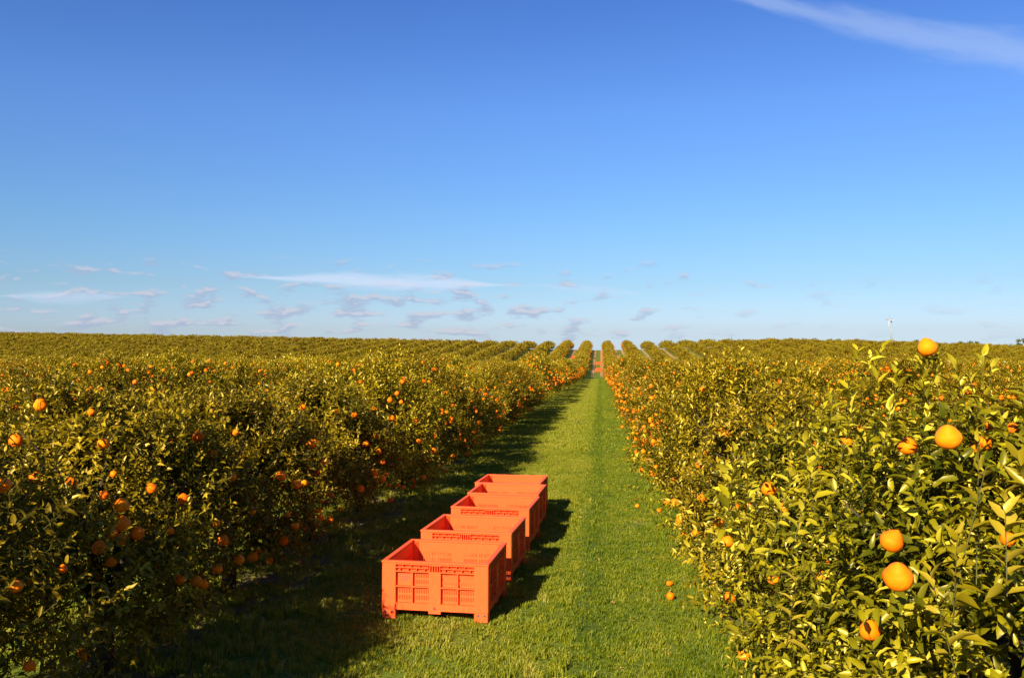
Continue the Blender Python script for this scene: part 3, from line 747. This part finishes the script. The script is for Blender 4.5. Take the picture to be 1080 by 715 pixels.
# ------------------------------------------------------------------ frost fan, pipe post, skyline trees
def at_depth(px, D): return cam2world((px - 540) / F * D, D)
fx, fy = at_depth(940, 310); fz = g1(fx, fy); top = HC + 21.0 * 310 / F
fan = empty('frost_fan', (fx, fy, fz)); tag(fan, 'tall slim white frost fan with four blades standing on the skyline at right', 'wind machine')
hh = top - fz
link('tower', MB().tube([(0, 0, -.2), (0, 0, hh * .5), (0, 0, hh)], [.30, .25, .19], 14).mesh('tower', STEEL, True), fan)
hd = MB(); hd.box(-.28, .28, -.55, .35, hh, hh + .45); link('gearbox', hd.mesh('gearbox', DARK, bevel=.05), fan)
hub = link('rotor_hub', MB().tube([(0, 0, 0), (0, -.25, 0), (0, -.42, 0)], [.22, .22, .06], 12).mesh('rotor_hub', WHITE, True), fan, (0, -.55, hh + .25))
for k in range(4):
    m_ = MB(); L_ = 2.55; v_ = []
    for (s, c_, tw) in ((.1, .10, .7), (.9, .17, .45), (1.9, .14, .25), (L_, .07, .15)):
        a_, b_ = c_ * math.cos(tw), c_ * math.sin(tw)
        v_ += [(s, -b_ - .02, -a_), (s, b_ - .02, a_), (s, b_ + .02, a_), (s, -b_ + .02, -a_)]
    f_ = [(0, 1, 2, 3), (12, 15, 14, 13)]
    for q in range(3):
        for r_ in range(4): f_.append((q * 4 + r_, q * 4 + 4 + r_, q * 4 + 4 + (r_ + 1) % 4, q * 4 + (r_ + 1) % 4))
    m_.add(v_, f_)
    bl = link('blade', m_.mesh('blade', WHITE), hub, (0, -.28, 0)); bl.rotation_euler = (0, k * math.pi / 2 + .10, 0)
fan.rotation_euler.z = math.radians(-68)
link('engine_box', MB().box(-.5, .5, -.9, -.35, 0, 1.2).mesh('engine_box', DARK, bevel=.04), fan)
arm = MB(); arm.tube([(-.2, 0, hh * .45), (-.9, .0, hh * .46)], [.03, .03], 6); link('bracket', arm.mesh('bracket', STEEL), fan)

px_, py_ = at_depth(1059.3, 96); pz = g1(px_, py_); th = HC - 23.5 * 96 / F - pz
post = empty('irrigation_post', (px_, py_, pz)); tag(post, 'blue grey irrigation post with a small cap rising from the orchard at far right', 'post')
link('pole', MB().tube([(0, 0, -.1), (0, 0, th)], [.085, .08], 10).mesh('pole', BLUEGREY, True), post)
cpm = MB(); cpm.tube([(0, 0, th), (0, 0, th + .07), (0, 0, th + .16)], [.17, .17, .08], 10); link('cap', cpm.mesh('cap', BLUEGREY), post)
cm = MB(); cm.tube([(0, 0, th - .35), (0, 0, th - .25)], [.11, .11], 10); link('collar', cm.mesh('collar', BLUEGREY), post)

def gum(px, D, ytop, wpx, seed, lab, trunk_h):
    x, y = at_depth(px, D); z = g1(x, y); top_ = HC + (YH - ytop) * D / F; w = wpx * D / F * .5
    t = empty('skyline_tree', (x, y, z)); tag(t, lab, 'tree', 'trees on the right skyline')
    H_ = top_ - z; ch = H_ - trunk_h; rng = np.random.default_rng(seed); vs, ls, ts, tn, off = [], [], [], [], 0
    mb = MB(); rnd = random.Random(seed); mb.tube([(0, 0, -.3), (.1, 0, trunk_h * .6), (0, .1, trunk_h + ch * .3)], [.35, .27, .18], 8)
    for k in range(9):
        c = np.array([rng.uniform(-w, w) * .75, rng.uniform(-w, w) * .75, trunk_h + ch * rng.uniform(.25, .85)]); rr_ = w * rng.uniform(.28, .48)
        mb.tube([(0, 0, trunk_h * .9), tuple(c * [.5, .5, .8]), tuple(c)], [.15, .09, .03], 5)
        n = 260; d = nrm(rng.normal(size=(n, 3))) * rng.random((n, 1)) ** .4 * [rr_, rr_, rr_ * .7]
        D_ = nrm(rng.normal(size=(n, 3))); Nn = rng.normal(size=(n, 3)); N_ = nrm(Nn - D_ * (Nn * D_).sum(-1, keepdims=True)); L = rng.uniform(.35, .7, n)
        v, lo, to, kk = leaf_verts(c + d, D_, N_, L, L * .4, 2, rng)
        vs.append(v); ls.append(lo + off); ts.append(to); tn.append(np.repeat(rng.random(n), kk)); off += len(v)
    link('crown', np_mesh('crown', np.concatenate(vs), np.concatenate(ls), np.concatenate(ts), [GUM], False, np.concatenate(tn)), t)
    link('trunk', mb.mesh('trunk', BARK, True), t)
gum(1018, 400, 356.5, 15, 1, 'low dark bushy tree on the skyline, left of a second bushy one', 2)
gum(1028, 405, 358, 9, 2, 'small rounded dark tree on the skyline beside a wider bushy one', 2)
gum(1077, 400, 354.0, 13, 3, 'spreading dark gum tree on the skyline at the right picture edge', 4)
gum(966, 410, 356.5, 4, 4, 'tiny dark treetop poking above the skyline right of the frost fan', 3)
gum(885, 420, 356.0, 5, 5, 'tiny dark treetop poking above the skyline left of the frost fan', 3)

# ------------------------------------------------------------------ light and sky
SUN_AZ = math.radians(23 + 180); SUN_EL = math.radians(30)   # azimuth from +Y towards +X of where the sun stands
L = bpy.data.lights.new('sun', 'SUN'); L.energy = 4.8; L.angle = math.radians(.5); L.color = (1, .90, .68)
so = bpy.data.objects.new('sun', L); COL.objects.link(so)
sdv = Vector((math.sin(SUN_AZ) * math.cos(SUN_EL), math.cos(SUN_AZ) * math.cos(SUN_EL), math.sin(SUN_EL)))
so.rotation_euler = sdv.to_track_quat('Z', 'Y').to_euler(); so.location = (0, 0, 40)

w = bpy.data.worlds.new('World'); SC.world = w; w.use_nodes = True; t = NT(w.node_tree); t.n.clear()
g = t.new('ShaderNodeTexCoord').outputs['Generated']
sp = t.new('ShaderNodeSeparateXYZ', {0: g}); x, y, z = sp.outputs
zc = t.m('MAXIMUM', z, .012)
vec = t.new('ShaderNodeCombineXYZ', {0: x, 1: y, 2: zc}).outputs[0]
sky = t.new('ShaderNodeTexSky', {0: vec}); sky.sky_type = 'NISHITA'; sky.sun_disc = False; sky.sun_elevation = SUN_EL; sky.sun_rotation = SUN_AZ
sky.altitude = 100; sky.air_density = 1.0; sky.dust_density = .35; sky.ozone_density = 1.6
u = t.m('ARCTAN2', x, y); v = t.m('ARCSINE', z)
def ang(px, py):
    a = math.atan((px - 540) / F) - YAW; e = math.atan((YH - py) / math.hypot(F, px - 540)); return a, e
SKYC = t.new('ShaderNodeHueSaturation', {'Hue': .5, 'Saturation': 1.1, 'Value': 1.0, 'Color': sky.outputs[0]}).outputs[0]
ramp_ = t.new('ShaderNodeValToRGB', {0: t.m('DIVIDE', v, .5)}); er = ramp_.color_ramp.elements
STOPS = [(0.0409, (0.2394, 0.3135, 0.5267)), (0.1267, (0.2238, 0.2967, 0.4268)), (0.2545, (0.234, 0.3294, 0.4594)), (0.5031, (0.2592, 0.3572, 0.5514)), (0.7274, (0.2099, 0.314, 0.5372))]
er[0].position, er[0].color = STOPS[0][0], c4(*STOPS[0][1]); er[1].position, er[1].color = STOPS[-1][0], c4(*STOPS[-1][1])
for p_, c_ in STOPS[1:-1]:
    e_ = er.new(p_); e_.color = c4(*c_)
SKYC = t.mix(1.0, SKYC, ramp_.outputs[0], 'MULTIPLY'); SKYC = t.new('ShaderNodeVectorMath', {0: SKYC, 3: 2.0}, operation='SCALE').outputs[0]
uv = t.new('ShaderNodeCombineXYZ', {0: u, 1: v, 2: 0.}).outputs[0]
# small cumulus low over the skyline
m1 = t.new('ShaderNodeMapping', {0: uv, 1: (3.1, .4, 0), 3: (1.0, 3.0, 1)}).outputs[0]
n1 = t.noise(m1, 25, 4, .5); n1b = t.noise(m1, 5.0, 2, .5)
cov = t.m('MULTIPLY', t.ss(v, .105, .02, .0, .075), t.ss(u, .20, -.12, .10, 1.0))
d1 = t.ss(t.m('ADD', t.m('ADD', n1, t.m('MULTIPLY', t.m('SUBTRACT', n1b, .5), .22)), cov), .55, .70)
d1 = t.m('MULTIPLY', d1, t.m('MULTIPLY', t.ss(v, .100, .070), t.ss(u, .30, -.05, .22, .72)))
lit = t.ss(t.m('SUBTRACT', n1, t.noise(t.new('ShaderNodeMapping', {0: uv, 1: (3.1, .4 + .012, 0), 3: (1.0, 3.0, 1)}).outputs[0], 25, 4, .5)), .02, .10)
cc = t.mix(lit, c4(2.9, 3.45, 4.75), c4(4.6, 4.5, 5.2))
col = t.mix(d1, SKYC, cc)
def streak(col, p0, p1, half, soft, amt, sc, seed, wide=1.0):
    (a0, e0), (a1, e1) = ang(*p0), ang(*p1); ln = math.hypot(a1 - a0, e1 - e0); tx, ty = (a1 - a0) / ln, (e1 - e0) / ln
    s = t.m('ADD', t.m('MULTIPLY', t.m('SUBTRACT', u, a0), tx), t.m('MULTIPLY', t.m('SUBTRACT', v, e0), ty))
    q = t.m('ADD', t.m('MULTIPLY', t.m('SUBTRACT', u, a0), -ty), t.m('MULTIPLY', t.m('SUBTRACT', v, e0), tx))
    sn = t.m('DIVIDE', s, ln)
    vv = t.new('ShaderNodeCombineXYZ', {0: s, 1: t.m('MULTIPLY', q, 5.), 2: float(seed)}).outputs[0]
    nn = t.noise(vv, sc, 5, .6)
    hw = t.m('MULTIPLY', t.ss(sn, 0., .8, .35, 1.), half) if wide != 1.0 else t.m('MULTIPLY', t.ss(t.m('ABSOLUTE', t.m('SUBTRACT', sn, .5)), .5, .1, .15, 1.), half)
    dd = t.m('ADD', t.m('DIVIDE', t.m('ABSOLUTE', q), hw), t.m('MULTIPLY', t.m('SUBTRACT', nn, .5), 2.4))
    k = t.m('MULTIPLY', t.ss(dd, 1.0 + soft, .1), amt)
    k = t.m('MULTIPLY', k, t.ss(sn, -.12, .12)); 
    if wide == 1.0: k = t.m('MULTIPLY', k, t.ss(sn, 1.1, .85))
    return t.mix(k, col, c4(4.9, 5.7, 7.2))
col = streak(col, (770, -8), (1080, 56), .013, .9, .27, 13, 1, 2.0)
col = streak(col, (262, 292), (545, 301), .0085, .4, .70, 12, 4)
col = streak(col, (0, 312), (130, 313), .006, .5, .35, 14, 9)
col = streak(col, (560, 300), (680, 310), .005, .6, .22, 14, 12)
bg = t.new('ShaderNodeBackground', {0: col, 1: .05})
t.new('ShaderNodeOutputWorld', {0: bg.outputs[0]})

# ------------------------------------------------------------------ camera
cam = bpy.data.cameras.new('camera'); co = bpy.data.objects.new('camera', cam); COL.objects.link(co)
cam.sensor_width = 36; cam.lens = F / 1080 * 36; cam.clip_start = .05; cam.clip_end = 12000
co.location = (0, 0, HC); co.rotation_euler = (R(90) + math.atan(1.5 / F), 0, YAW)
SC.camera = co
vs_ = SC.view_settings; vs_.view_transform = 'Standard'; vs_.look = 'None'; vs_.gamma = 1; vs_.exposure = 1.45; vs_.use_curve_mapping = False
SC.render.engine = 'CYCLES'; SC.cycles.max_bounces = 6; SC.cycles.transparent_max_bounces = 4; SC.cycles.diffuse_bounces = 3
